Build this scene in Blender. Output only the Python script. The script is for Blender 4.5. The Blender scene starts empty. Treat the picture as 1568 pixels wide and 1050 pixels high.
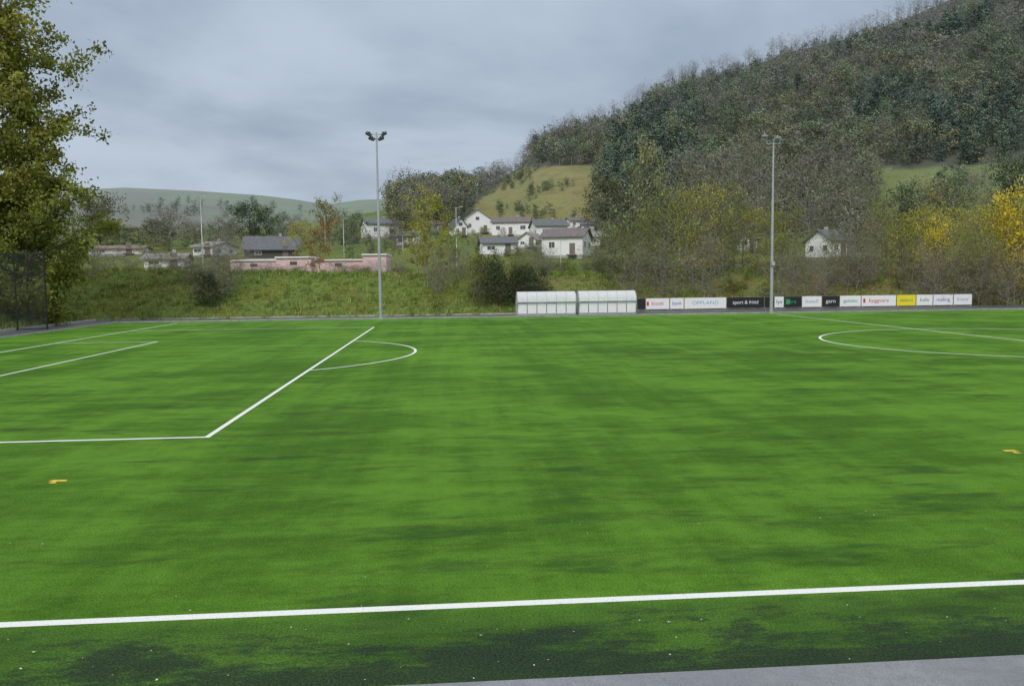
import bpy, math, random
import numpy as np
from mathutils import Matrix, Vector
sc=bpy.context.scene
rnd=random.Random(4)
# ------------------------------------------------------------------ survey frame
FL=1262.0; PSI=0.0772; PIT=0.0786; ROL=-0.01146
CAM=np.array([21.67,-8.154,3.31])
F=np.array([math.sin(PSI)*math.cos(PIT),math.cos(PSI)*math.cos(PIT),-math.sin(PIT)])
R=np.array([math.cos(PSI),-math.sin(PSI),0.0]); U=np.cross(R,F)
R2=math.cos(ROL)*R+math.sin(ROL)*U; U2=-math.sin(ROL)*R+math.cos(ROL)*U
FH=np.array([math.sin(PSI),math.cos(PSI),0.0])
def ray(a,b):
    w=F+(a-784)/FL*R2+(525-b)/FL*U2
    k=w@FH
    return (w@R)/k, w[2]/k
def xy(t,d): return CAM[0]+d*(FH[0]+t*R[0]), CAM[1]+d*(FH[1]+t*R[1])
def td(x,y):
    dx=x-CAM[0]; dy=y-CAM[1]; d=dx*FH[0]+dy*FH[1]
    return (dx*R[0]+dy*R[1])/np.where(np.abs(d)<1e-3,1e-3,d), d
def angles(t,e):
    wx=FH[0]+t*R[0]; wy=FH[1]+t*R[1]; wz=e
    den=wx*F[0]+wy*F[1]+wz*F[2]
    return 784+FL*(wx*R2[0]+wy*R2[1]+wz*R2[2])/den, 525-FL*(wx*U2[0]+wy*U2[1]+wz*U2[2])/den
cam_d=bpy.data.cameras.new("camera"); cam=bpy.data.objects.new("camera",cam_d)
sc.collection.objects.link(cam); sc.camera=cam
cam_d.sensor_width=36; cam_d.lens=FL/1568*36; cam_d.clip_end=12000; cam_d.clip_start=0.1
M=Matrix.Identity(4)
for i in range(3):
    M[i][0]=R2[i]; M[i][1]=U2[i]; M[i][2]=-F[i]; M[i][3]=CAM[i]
cam.matrix_world=M
# ------------------------------------------------------------------ helpers
def link(o,parent=None):
    sc.collection.objects.link(o)
    if parent: o.parent=parent
    return o
def mesh_obj(name,verts,faces,mats=(),parent=None,smooth=False,mi=None):
    me=bpy.data.meshes.new(name); me.from_pydata([tuple(v) for v in verts],[],faces)
    for m in mats: me.materials.append(m)
    if mi is not None: me.polygons.foreach_set("material_index",mi)
    if smooth: me.polygons.foreach_set("use_smooth",[True]*len(me.polygons))
    me.update()
    return link(bpy.data.objects.new(name,me),parent)
def empty(name,loc,rot=0):
    o=bpy.data.objects.new(name,None); o.location=loc; o.rotation_euler=(0,0,rot); o.empty_display_size=.3
    return link(o)
def boxes(name,bl,mats,parent=None,bevel=0):
    V=[];Fc=[];mi=[]
    for b in bl:
        cx,cy,cz,sx,sy,sz=b[:6]; m=b[6] if len(b)>6 else 0
        n=len(V)
        for dx in(-.5,.5):
            for dy in(-.5,.5):
                for dz in(-.5,.5): V.append((cx+dx*sx,cy+dy*sy,cz+dz*sz))
        for f in((0,1,3,2),(4,6,7,5),(0,4,5,1),(2,3,7,6),(0,2,6,4),(1,5,7,3)):
            Fc.append(tuple(n+i for i in f)); mi.append(m)
    o=mesh_obj(name,V,Fc,mats,parent,mi=mi)
    if bevel:
        md=o.modifiers.new("bevel","BEVEL"); md.width=bevel; md.segments=2
    return o
class MB:
    def __init__(s): s.V=[];s.F=[];s.m=[];s.n=0;s.T=[]
    def stick(s,p0,p1,r0,r1,k=4,m=0,tint=1.0):
        p0=np.asarray(p0,float);p1=np.asarray(p1,float);a=p1-p0;L=np.linalg.norm(a)
        if L<1e-6:return
        a/=L;b=np.cross(a,[0,0,1.0] if abs(a[2])<.9 else [1.0,0,0]);b/=np.linalg.norm(b);c=np.cross(a,b)
        n=s.n
        for p,r in((p0,r0),(p1,r1)):
            for i in range(k):
                th=2*math.pi*i/k
                s.V.append(p+r*(math.cos(th)*b+math.sin(th)*c))
        s.T+= [tint]*(2*k)
        for i in range(k):
            j=(i+1)%k; s.F.append((n+i,n+j,n+k+j,n+k+i)); s.m.append(m)
        s.n+=2*k
    def cap(s,k=4,m=0):
        s.F.append(tuple(range(s.n-k,s.n))); s.m.append(m)
# ------------------------------------------------------------------ materials
def newmat(name):
    m=bpy.data.materials.new(name); m.use_nodes=True; nt=m.node_tree; nt.nodes.clear()
    out=nt.nodes.new("ShaderNodeOutputMaterial")
    return m,nt,out
def N(nt,t,**kw):
    n=nt.nodes.new(t)
    for k,v in kw.items():
        if k in n.inputs: n.inputs[k].default_value=v
        else: setattr(n,k,v)
    return n
def mixc(nt,fac,a,b,mode='MIX'):
    n=nt.nodes.new("ShaderNodeMix"); n.data_type='RGBA'; n.blend_type=mode
    for sock,v in((n.inputs[0],fac),(n.inputs[6],a),(n.inputs[7],b)):
        if isinstance(v,(int,float)): sock.default_value=v
        elif isinstance(v,tuple): sock.default_value=(*v[:3],1)
        else: nt.links.new(v,sock)
    return n.outputs[2]
def math_(nt,op,a,b=None,c=None,clamp=False):
    n=nt.nodes.new("ShaderNodeMath"); n.operation=op; n.use_clamp=clamp
    for i,v in enumerate((a,b,c)):
        if v is None: continue
        if isinstance(v,(int,float)): n.inputs[i].default_value=v
        else: nt.links.new(v,n.inputs[i])
    return n.outputs[0]
def noise(nt,vec,scale,detail=4,rough=.55,dist=0,sc3=None):
    if sc3:
        mp=nt.nodes.new("ShaderNodeMapping"); mp.inputs['Scale'].default_value=sc3; nt.links.new(vec,mp.inputs[0]); vec=mp.outputs[0]
    n=nt.nodes.new("ShaderNodeTexNoise"); n.inputs['Scale'].default_value=scale; n.inputs['Detail'].default_value=detail
    n.inputs['Roughness'].default_value=rough; n.inputs['Distortion'].default_value=dist
    nt.links.new(vec,n.inputs['Vector']); return n.outputs[0]
def remap(nt,v,a,b,c=0.0,d=1.0):
    n=nt.nodes.new("ShaderNodeMapRange"); n.interpolation_type='SMOOTHSTEP'
    nt.links.new(v,n.inputs[0])
    for i,x in enumerate((a,b,c,d)): n.inputs[i+1].default_value=x
    return n.outputs[0]
def pos(nt): return nt.nodes.new("ShaderNodeNewGeometry").outputs['Position']
def haze_tint(nt,col):  # aerial haze painted into the surface colour, paler with distance; no real mist
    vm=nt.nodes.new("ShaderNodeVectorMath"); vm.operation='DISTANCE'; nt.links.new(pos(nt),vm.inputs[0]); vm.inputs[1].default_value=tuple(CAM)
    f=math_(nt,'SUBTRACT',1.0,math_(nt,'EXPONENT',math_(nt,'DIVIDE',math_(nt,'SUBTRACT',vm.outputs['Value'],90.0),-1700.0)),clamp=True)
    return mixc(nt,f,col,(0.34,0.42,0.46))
def plain(name,col,rough=.6,metal=0,var=.12,scale=6,bump=0):
    m,nt,out=newmat(name); b=N(nt,"ShaderNodeBsdfPrincipled",Roughness=rough,Metallic=metal)
    tc=nt.nodes.new("ShaderNodeTexCoord").outputs['Object']
    n=noise(nt,tc,scale,5)
    c=mixc(nt,remap(nt,n,.3,.7),tuple(x*(1-var) for x in col),tuple(min(1,x*(1+var)) for x in col))
    nt.links.new(c,b.inputs['Base Color'])
    nt.links.new(b.outputs[0],out.inputs[0]); return m
def leafmat(name,c1,c2,c3,trans=.25,rv=None):
    m,nt,out=newmat(name)
    oi=nt.nodes.new("ShaderNodeObjectInfo")
    at=nt.nodes.new("ShaderNodeAttribute"); at.attribute_name="tint"
    base=mixc(nt,remap(nt,oi.outputs['Random'],.1,.9),c1,c2)
    big=noise(nt,pos(nt),.035,3)
    base=mixc(nt,remap(nt,big,.45,.62,0,.7),base,c3)
    fac=at.outputs['Fac']
    if rv:
        r2=math_(nt,'FRACT',math_(nt,'MULTIPLY',oi.outputs['Random'],13.7)); fac=math_(nt,'MULTIPLY',fac,remap(nt,r2,0,1,rv[0],rv[1]))
    col=nt.nodes.new("ShaderNodeVectorMath"); col.operation='SCALE'
    nt.links.new(base,col.inputs[0]); nt.links.new(fac,col.inputs['Scale'])
    hz=haze_tint(nt,col.outputs[0])
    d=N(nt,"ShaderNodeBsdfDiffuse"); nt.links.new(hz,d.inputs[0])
    if trans<=0: nt.links.new(d.outputs[0],out.inputs[0]); return m
    tr=N(nt,"ShaderNodeBsdfTranslucent"); nt.links.new(hz,tr.inputs[0])
    mx=N(nt,"ShaderNodeMixShader"); mx.inputs[0].default_value=trans
    nt.links.new(d.outputs[0],mx.inputs[1]); nt.links.new(tr.outputs[0],mx.inputs[2]); nt.links.new(mx.outputs[0],out.inputs[0]); return m
def barkmat(name,c1,c2):
    m,nt,out=newmat(name); n=noise(nt,pos(nt),3,4)
    c=haze_tint(nt,mixc(nt,remap(nt,n,.35,.65),c1,c2)); d=N(nt,"ShaderNodeBsdfDiffuse"); nt.links.new(c,d.inputs[0]); nt.links.new(d.outputs[0],out.inputs[0]); return m
# ------------------------------------------------------------------ terrain function
def smooth(x): x=np.clip(x,0,1); return x*x*(3-2*x)
RIDGE=[(-600,420),(300,420),(420,395),(500,360),(560,330),(610,308),(640,298),(700,290),(740,283),(770,270),(798,256),(812,232),(850,206),(905,194),(950,180),(978,158),(1020,134),(1060,120),(1130,107),(1160,98),(1200,81),(1300,58),(1370,34),(1430,10),(1568,-55),(1900,-130),(2600,0),(3500,150)]
FAR=[(-2500,380),(-600,330),(0,305),(130,290),(190,287),(300,292),(400,299),(450,305),(500,313),(550,306),(600,304),(650,312),(800,340),(1200,360),(3000,380)]
def tab(T):
    a=np.array([ray(*p) for p in T]); return a[:,0],a[:,1]
RT,RE=tab(RIDGE); FT,FE=tab(FAR)
DS=440.
def yfoot(x): return 66+5.6*smooth((x-36)/4)
def bumps(x,y,s):
    return (np.sin(x/s+1.3*np.sin(y/s*.7))+np.sin(y/s*1.1+1.7*np.sin(x/s*.6+1))+.6*np.sin((x+y)/s*1.9)+.5*np.sin((x-1.3*y)/s*2.7+2))/3.1
def zterr(t,d):
    t=np.asarray(t,float);d=np.asarray(d,float)
    x,y=xy(t,d)
    dx=np.maximum(np.maximum(-9-x,0),x-118); dy=np.maximum(y-yfoot(x),0); s=np.hypot(dx,dy)
    left=smooth((20-x)/40)
    emb=(3.7+.9*left)*smooth(s/(13+2*left))
    emb=np.where(s<=0,-.06,emb)+bumps(x,y,5)*.22*smooth(s/6)+bumps(x,y,1.7)*.07*smooth(s/3)
    base=emb+np.clip(.1*(d-118),0,16.5)*(s>0)+bumps(x,y,22)*.7*smooth((d-120)/60)
    es=np.interp(t,RT,RE); zt=3.31+DS*es
    w=np.clip((d-245)/(DS-245),0,1)
    hill=np.where(zt>base,base+(zt-base)*w**1.12,base)
    hill=hill+bumps(x,y,26)*4.5*np.sin(np.pi*w)+bumps(x,y,9)*1.2*np.sin(np.pi*w)
    hill=np.where(d>DS,zt-(d-DS)*.14-(d>DS)*np.minimum((d-DS)*.25,6),hill)
    far=3.31+1100*np.interp(t,FT,FE); w2=np.clip((d-500)/600,0,1)
    fz=18+(far-18)*w2**1.1+bumps(x,y,90)*6*np.sin(np.pi*w2); fz=np.where(d>1100,far-(d-1100)*.02,fz); fz=np.where(d<500,-50,fz)
    return np.maximum(np.where(d>DS,np.maximum(hill,np.where(d<800,base,0)),np.maximum(base,hill)),fz)
def stand(a,b,d0=66,d1=600):
    t,e=ray(a,b)
    ds=np.linspace(d0,d1,2500); z=zterr(t,ds); ok=np.where((z-CAM[2])/ds>=e)[0]
    d=ds[ok[0]] if len(ok) else d1
    x,y=xy(t,d); return float(x),float(y),float(zterr(t,d)),float(d),float(t)
def at(a,d,b=430):
    t,_=ray(a,b); x,y=xy(t,d); return float(x),float(y),float(zterr(t,d)),float(d),float(t)
def inpoly(px,py,poly):
    c=np.zeros(np.shape(px),bool); n=len(poly)
    for i in range(n):
        x1,y1=poly[i];x2,y2=poly[(i+1)%n]
        if y1==y2: continue
        k=((y1>py)!=(y2>py))&(px<(x2-x1)*(py-y1)/(y2-y1)+x1); c^=k
    return c
SPUR=[(715,365),(722,322),(738,303),(770,276),(800,257),(860,254),(915,252),(928,278),(915,305),(912,345),(905,372)]
MEADOW=[(1325,258),(1420,258),(1570,246),(2200,236),(2200,310),(1568,306),(1440,298),(1405,300),(1400,325),(1345,360),(1325,340),(1350,300)]
CONI=[(905,335),(905,290),(930,262),(940,215),(1000,170),(1060,175),(1075,230),(1060,300),(1010,335)]
# terrain mesh
ta=np.concatenate([np.linspace(-2.4,-.72,70)[:-1],np.linspace(-.72,.75,360),np.linspace(.75,2.4,70)[1:]])
da=np.concatenate([np.linspace(20,60,20)[:-1],np.linspace(60,130,110)[:-1],np.linspace(130,480,170)[:-1],np.geomspace(480,6000,80)])
TT,DD=np.meshgrid(ta,da,indexing='ij')
ZZ=zterr(TT,DD); XX,YY=xy(TT,DD)
nv,nd=TT.shape
V=np.stack([XX.ravel(),YY.ravel(),ZZ.ravel()],1)
ii=np.arange(nv*nd).reshape(nv,nd)
Q=np.stack([ii[:-1,:-1],ii[1:,:-1],ii[1:,1:],ii[:-1,1:]],-1).reshape(-1,4)
def fastmesh(name,V,Q,k=4):
    me=bpy.data.meshes.new(name); me.vertices.add(len(V)); me.vertices.foreach_set("co",np.asarray(V,np.float32).ravel())
    me.loops.add(len(Q)*k); me.loops.foreach_set("vertex_index",np.asarray(Q,np.int32).ravel())
    me.polygons.add(len(Q)); me.polygons.foreach_set("loop_start",np.arange(len(Q),dtype=np.int32)*k)
    me.update(calc_edges=True); return me
me=fastmesh("terrain",V,Q)
me.polygons.foreach_set("use_smooth",np.ones(len(Q),bool))
PA,PB=angles(TT,(ZZ-CAM[2])/DD)
col=np.zeros((nv,nd,4)); col[...,3]=1
def setc(mask,c): col[mask,:3]=c
col[...,:3]=(.155,.215,.06)
setc((DD>118),(.17,.22,.065))
hillm=(DD>262)&(PA>600)&(DD<=700)
setc(hillm,(.10,.10,.07))
setc(inpoly(PA,PB,SPUR)&(DD>225)&(DD<460),(.25,.245,.085))
setc(inpoly(PA,PB,MEADOW)&(DD>200)&(DD<460),(.20,.24,.075))
setc((DD>480),(.16,.20,.08))
setc((DD>480)&(bumps(XX,YY,120)>.1),(.16,.15,.095))
setc((DD<118)&(XX>30),(.22,.215,.09))
ca=me.color_attributes.new("cover","FLOAT_COLOR","POINT"); ca.data.foreach_set("color",col.reshape(-1).astype(np.float32))
terr=link(bpy.data.objects.new("hill_terrain",me))
m,nt,out=newmat("terrain_grass"); P=pos(nt)
at_=nt.nodes.new("ShaderNodeAttribute"); at_.attribute_name="cover"
n1=noise(nt,P,.25,6,.6); n2=noise(nt,P,.03,5); n3=noise(nt,P,3.5,4,.7); n4=noise(nt,P,.09,6,.65,.5)
c=mixc(nt,remap(nt,n1,.42,.62,0,.6),at_.outputs['Color'],mixc(nt,1.0,at_.outputs['Color'],(1.1,.76,.62),'MULTIPLY'))
c=mixc(nt,remap(nt,n2,.4,.65,0,.6),c,mixc(nt,1.0,c,(.62,.82,.6),'MULTIPLY'))
c=mixc(nt,remap(nt,n4,.55,.66,0,.6),c,mixc(nt,1.0,c,(.55,.48,.6),'MULTIPLY'))
c=mixc(nt,1.0,c,mixc(nt,remap(nt,n3,.3,.7),(.6,.6,.6),(1.35,1.35,1.3)),'MULTIPLY')
b=N(nt,"ShaderNodeBsdfDiffuse"); nt.links.new(haze_tint(nt,c),b.inputs[0])
bp=N(nt,"ShaderNodeBump",Strength=.8,Distance=.25); nt.links.new(n3,bp.inputs['Height']); nt.links.new(bp.outputs[0],b.inputs['Normal'])
nt.links.new(b.outputs[0],out.inputs[0]); me.materials.append(m); terrain_mat=m
g=mesh_obj("ground",[(-9000,-9000,-.14),(9000,-9000,-.14),(9000,9000,-.14),(-9000,9000,-.14)],[(0,1,2,3)])
gm,nt,out=newmat("ground_grass"); P=pos(nt); c=mixc(nt,remap(nt,noise(nt,P,.3,6),.3,.7),(.07,.1,.03),(.13,.15,.06)); b=N(nt,"ShaderNodeBsdfDiffuse"); nt.links.new(haze_tint(nt,c),b.inputs[0]); nt.links.new(b.outputs[0],out.inputs[0]); g.data.materials.append(gm)
# ------------------------------------------------------------------ pitch
PW=59.7; PL=98.9
m,nt,out=newmat("artificial_turf"); P=pos(nt)
sep=nt.nodes.new("ShaderNodeSeparateXYZ"); nt.links.new(P,sep.inputs[0]); Y=sep.outputs['Y']; X=sep.outputs['X']
a1=noise(nt,P,.16,5,.6,.4)
a2=noise(nt,P,1.0,5,.62,.3,(.22,.6,1))
a3=noise(nt,P,1.0,4,.65,.15,(1.1,.05,1))
a4=noise(nt,P,1.0,6,.7,.3,(.8,2.2,1))
g1=noise(nt,P,45,4,.8); g2=noise(nt,P,9,4,.7); g3=noise(nt,P,2.2,6,.75)
s=math_(nt,'ADD',math_(nt,'MULTIPLY',a1,.9),math_(nt,'ADD',math_(nt,'MULTIPLY',a2,.95),math_(nt,'ADD',math_(nt,'MULTIPLY',a3,.6),math_(nt,'MULTIPLY',a4,.65))))
mixf=remap(nt,s,1.33,1.77)
c=mixc(nt,mixf,(.060,.165,.013),(.128,.300,.028))
c=mixc(nt,remap(nt,g2,.45,.8,0,.4),c,(.18,.33,.035))
c=mixc(nt,remap(nt,g3,.48,.70,0,.42),c,(.045,.13,.014))
gr=mixc(nt,remap(nt,g1,.25,.75),(.30,.34,.32),(1.7,1.65,1.6)); c=mixc(nt,1.0,c,gr,'MULTIPLY')
dk=noise(nt,P,1.0,9,.7,.35,(.4,1.3,1)); dk2=noise(nt,P,.06,3)
dk=math_(nt,'ADD',math_(nt,'MULTIPLY',dk,.75),math_(nt,'MULTIPLY',dk2,.25))
c=mixc(nt,remap(nt,dk,.51,.64,0,.62),c,(.028,.070,.018))
# rubber infill strip beside near touchline
ns=noise(nt,P,1.0,10,.76,.12,(.5,1.3,1)); ng=noise(nt,P,14,4,.8)
ns=math_(nt,'ADD',math_(nt,'MULTIPLY',ns,.88),math_(nt,'MULTIPLY',ng,.12))
ed=math_(nt,'ADD',Y,math_(nt,'MULTIPLY',math_(nt,'SUBTRACT',ns,.5),6.5))
stripe=remap(nt,ed,-1.35,-.1,1,0)
stripe=math_(nt,'MULTIPLY',stripe,remap(nt,Y,-.02,.12,1,.2))
rim=remap(nt,math_(nt,'ADD',Y,math_(nt,'MULTIPLY',ns,1.6)),-.95,-.25,.95,0)
stripe=math_(nt,'MAXIMUM',math_(nt,'MAXIMUM',stripe,rim),remap(nt,Y,-.25,.0,.38,0))
c=mixc(nt,math_(nt,'MULTIPLY',stripe,.9),c,mixc(nt,remap(nt,g1,.42,.68),(.018,.028,.026),(.06,.10,.045)))
b=N(nt,"ShaderNodeBsdfPrincipled",Roughness=.85); b.inputs['Specular IOR Level'].default_value=.1
nt.links.new(c,b.inputs['Base Color'])
bp=N(nt,"ShaderNodeBump",Strength=.8,Distance=.03); nt.links.new(g1,bp.inputs['Height']); nt.links.new(bp.outputs[0],b.inputs['Normal'])
nt.links.new(b.outputs[0],out.inputs[0]); turf=m
def rect(name,x0,x1,y0,y1,z,mat,parent=None):
    return mesh_obj(name,[(x0,y0,z),(x1,y0,z),(x1,y1,z),(x0,y1,z)],[(0,1,2,3)],[mat],parent)
pitch=rect("football_pitch",-5.6,106,-1.6,62.2,0,turf)
def asphalt(name,c1,c2,rough):
    m,nt,out=newmat(name); P=pos(nt)
    wet=noise(nt,P,.9,5,.6,.3); gr=noise(nt,P,90,3,.8); b1=noise(nt,P,7,4)
    c=mixc(nt,remap(nt,gr,.3,.7),c1,c2); c=mixc(nt,remap(nt,b1,.4,.7,0,.4),c,c2)
    c=mixc(nt,remap(nt,wet,.4,.6,0,.35),c,c1)
    b=N(nt,"ShaderNodeBsdfPrincipled"); nt.links.new(c,b.inputs['Base Color']); nt.links.new(remap(nt,wet,.4,.6,rough,rough-.25),b.inputs['Roughness'])
    bp=N(nt,"ShaderNodeBump",Strength=.35,Distance=.006); nt.links.new(gr,bp.inputs['Height']); nt.links.new(bp.outputs[0],b.inputs['Normal'])
    nt.links.new(b.outputs[0],out.inputs[0]); return m
asp=asphalt("wet_asphalt",(.15,.16,.17),(.33,.345,.37),.5); asp2=asphalt("dark_asphalt",(.06,.065,.07),(.13,.135,.14),.7)
rect("asphalt_footpath",-60,140,-40,-1.6,.004,asp)
path=mesh_obj("perimeter_path",[(-9,-1.6,-.004),(-5.6,-1.6,-.004),(-5.6,62.2,-.004),(106,62.2,-.004),(106,72.4,-.004),(40,72.4,-.004),(36,66.6,-.004),(-9,66.6,-.004)],[(0,1,2,7),(2,3,4,5,6,7)],[asp2])
conc=plain("pale_concrete",(.42,.42,.41),.85,var=.2,scale=3)
boxes("path_kerb",[(-9.1,32,.06,.14,69,.2),(13.5,66.7,.05,45,.14,.18),(-5.65,30.5,.03,.1,63.5,.09),(50,62.25,.03,112,.1,.09)],[conc])
# markings
m,nt,out=newmat("line_paint_white"); P=pos(nt); gr=noise(nt,P,45,4,.8)
b=N(nt,"ShaderNodeBsdfPrincipled",Roughness=.8); nt.links.new(mixc(nt,remap(nt,gr,.3,.5),(.45,.55,.40),(.86,.88,.86)),b.inputs['Base Color']); nt.links.new(b.outputs[0],out.inputs[0]); white=m
m2=plain("line_paint_yellow",(.75,.52,.05),.8,var=.3,scale=20)
lw=.12; V=[];Fc=[]
def seg(x0,y0,x1,y1,w=lw,e=None):
    e=w/2 if e is None else e
    dx,dy=x1-x0,y1-y0;L=math.hypot(dx,dy);dx/=L;dy/=L;px,py=-dy*w/2,dx*w/2
    x0-=dx*e;y0-=dy*e;x1+=dx*e;y1+=dy*e;n=len(V)
    V.extend([(x0-px,y0-py,.004),(x1-px,y1-py,.004),(x1+px,y1+py,.004),(x0+px,y0+py,.004)]);Fc.append((n,n+1,n+2,n+3))
def arc(cx,cy,r,a0,a1,w=lw,n=64):
    k=len(V)
    for i in range(n+1):
        a=a0+(a1-a0)*i/n
        for rr in(r-w/2,r+w/2): V.append((cx+rr*math.cos(a),cy+rr*math.sin(a),.004))
    for i in range(n): Fc.append((k+2*i,k+2*i+1,k+2*i+3,k+2*i+2))
h=lw/2
seg(0,0,PL,0,.13); seg(0,PW,PL,PW); seg(0,h,0,PW-h,e=0); seg(PL,h,PL,PW-h,e=0); seg(PL/2,h,PL/2,PW-h,e=0)
for sx,x0 in((1,0),(-1,PL)):
    y0,y1=PW/2-20.16,PW/2+20.16
    seg(x0+sx*16.5,y0,x0+sx*16.5,y1); 
    for yy in(y0,y1): seg(x0+sx*h,yy,x0+sx*(16.5-h),yy,e=0)
    seg(x0+sx*5.5,PW/2-9.16,x0+sx*5.5,PW/2+9.16)
    for yy in(PW/2-9.16,PW/2+9.16): seg(x0+sx*h,yy,x0+sx*(5.5-h),yy,e=0)
    a=math.acos((5.5+h)/9.15); c0=0 if sx>0 else math.pi
    arc(x0+sx*11,PW/2,9.15,c0-a,c0+a)
ga=math.asin(h/9.15)+.001
arc(PL/2,PW/2,9.15,math.pi/2+ga,3*math.pi/2-ga); arc(PL/2,PW/2,9.15,-math.pi/2+ga,math.pi/2-ga)
mesh_obj("pitch_markings",V,Fc,[white])
def ground_pt(a,b):
    t,e=ray(a,b); d=-CAM[2]/e; return xy(t,d)
V=[];Fc=[]
for a,b,w,l in((90,736,.30,.10),(1547,690,.28,.10),(82,739,.12,.1),(1556,693,.12,.12)):
    x,y=ground_pt(a,b); n=len(V); V+=[(x-w/2,y-l/2,.006+.002*(n>7)),(x+w/2,y-l/2-.02,.006+.002*(n>7)),(x+w/2-.03,y+l/2,.006+.002*(n>7)),(x-w/2+.02,y+l/2+.02,.006+.002*(n>7))];Fc.append((n,n+1,n+2,n+3))
mesh_obj("yellow_pitch_mark",V,Fc,[m2])
V=[];Fc=[]
for i in range(170):
    x=rnd.uniform(13,34); y=rnd.choice([rnd.uniform(-1.6,.3),rnd.uniform(-1.6,-.6),rnd.uniform(-1.6,3)]) ; s=rnd.uniform(.004,.011)*(1 if i%5 else 1.6); n=len(V);a=rnd.random()*6
    for k in range(4): V.append((x+s*math.cos(a+k*1.57),y+s*.7*math.sin(a+k*1.57),.012+rnd.random()*.01))
    Fc.append((n,n+1,n+2,n+3))
mesh_obj("leaf_litter",V,Fc,[plain("litter_pale",(.7,.7,.6),.6)])
# ------------------------------------------------------------------ trees
def tree_mesh(name,seed,H,W,base,limbs,subs,nleaf,lL,lW,mats,shape='round',spread=.075,trunk=None,multi=1,tvar=(.55,1.3),up=.0,kfine=3):
    rng=np.random.default_rng(seed); B=MB(); anchors=[]
    trunk=trunk or H*.018
    for tr in range(multi):
        off=np.array([rng.normal(0,W*.10),rng.normal(0,W*.10),0]) if multi>1 else np.zeros(3)
        lean=rng.normal(0,.04 if multi==1 else .13,2); Hh=H*(rng.uniform(.75,1) if tr else 1)
        pts=[off+np.array([lean[0]*Hh*(k/8)**1.3+rng.normal(0,.012*Hh)*(k>0),lean[1]*Hh*(k/8)**1.3+rng.normal(0,.012*Hh)*(k>0),Hh*.96*k/8]) for k in range(9)]
        pts[0][2]=-.3
        for k in range(8): B.stick(pts[k],pts[k+1],trunk*(1-k/8.6),trunk*(1-(k+1)/8.6),6 if H>4 else 4)
        anchors+= [(pts[8],1.),(pts[7],1.)]
        for i in range(limbs):
            g=(i+rng.random())/limbs; fr=base+(1-base)*g*.97; q=min(fr*8,7.99); k=int(q); p0=pts[k]+(pts[k+1]-pts[k])*(q-k)
            if shape=='cone': r=W/2*(1-g)**.85+.04*W; el=math.radians(rng.uniform(-12,12)+25*g)
            elif shape=='column': r=W/2*(math.sin(math.pi*(.1+.82*g)))**.5; el=math.radians(rng.uniform(35,65))
            else: r=W/2*(math.sin(math.pi*(.16+.78*g)))**.6; el=math.radians(rng.uniform(8,35)+38*g)
            r*=rng.uniform(.7,1.12); az=i*2.4+rng.normal(0,.35)
            d=np.array([math.cos(az),math.sin(az),math.tan(min(el,1.2))*.75])
            seg=[p0]; dd=d.copy()
            for j in range(4):
                dd=dd+rng.normal(0,.16,3)+np.array([0,0,up]); seg.append(seg[-1]+dd*r/4)
            r0=trunk*(1-fr)*.55+trunk*.12
            for j in range(4): B.stick(seg[j],seg[j+1],r0*(1-j/4.4),r0*(1-(j+1)/4.4),4 if H>4 else kfine)
            anchors.append((seg[4],1.)); anchors.append((seg[3],.9))
            for j in range(subs):
                f=rng.uniform(.3,1)*3.99; kk=int(f); q0=seg[kk]+(seg[kk+1]-seg[kk])*(f-kk)
                a2=az+rng.choice([-1,1])*rng.uniform(.4,1.3); L=r*rng.uniform(.25,.5)
                q1=q0+L*.5*np.array([math.cos(a2),math.sin(a2),rng.uniform(-.1,.9)]); q2=q1+L*.5*np.array([math.cos(a2+.3),math.sin(a2+.3),rng.uniform(-.3,.9)])
                rr=r0*.35+.004; B.stick(q0,q1,rr,rr*.6,3); B.stick(q1,q2,rr*.6,rr*.2,3)
                anchors.append((q2,1.)); anchors.append((q1,.8))
    nb=len(B.V); Vb=np.array(B.V)
    A=np.array([a[0] for a in anchors]); ct=rng.uniform(*tvar,len(A))
    idx=rng.integers(0,len(A),nleaf); sp=spread*W*(.5+rng.random(len(A)))[idx,None]
    P0=A[idx]+rng.normal(0,1,(nleaf,3))*sp*np.array([1,1,.75]); P0[:,2]=np.maximum(P0[:,2],.1)
    a=rng.normal(0,1,(nleaf,3)); a/=np.linalg.norm(a,axis=1)[:,None]; b_=np.cross(a,rng.normal(0,1,(nleaf,3))); b_/=np.linalg.norm(b_,axis=1)[:,None]
    sz=rng.uniform(.6,1.3,nleaf)[:,None]
    L=a*lL*.5*sz; Wd=b_*lW*.5*sz
    LV=np.stack([P0-L,P0+Wd-L*.1,P0+L,P0-Wd-L*.1],1).reshape(-1,3)
    LF=(np.arange(nleaf*4)+nb).reshape(-1,4)
    quads=[f for f in B.F]
    me=fastmesh(name,np.concatenate([Vb,LV]),np.concatenate([np.array(quads),LF]))
    me.materials.append(mats[0]); me.materials.append(mats[1])
    me.polygons.foreach_set("material_index",np.concatenate([np.zeros(len(quads),np.int32),np.ones(nleaf,np.int32)]))
    tint=np.concatenate([np.ones(nb),np.repeat(ct[idx]*rng.uniform(.75,1.25,nleaf),4)]).astype(np.float32)
    at=me.attributes.new("tint","FLOAT","POINT"); at.data.foreach_set("value",tint)
    return me
bark=barkmat("bark_grey",(.2,.185,.16),(.32,.30,.27)); barkd=barkmat("bark_dark",(.08,.07,.055),(.16,.14,.11)); barkp=barkmat("bark_pale",(.32,.31,.30),(.45,.44,.42))
L_olive=leafmat("leaf_olive",(.25,.27,.07),(.29,.28,.085),(.20,.235,.07))
L_big=leafmat("leaf_poplar_green",(.31,.34,.075),(.31,.34,.075),(.37,.35,.09),.35)
L_gold=leafmat("leaf_golden",(.80,.64,.07),(.66,.58,.09),(.75,.60,.08),.3)
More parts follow.
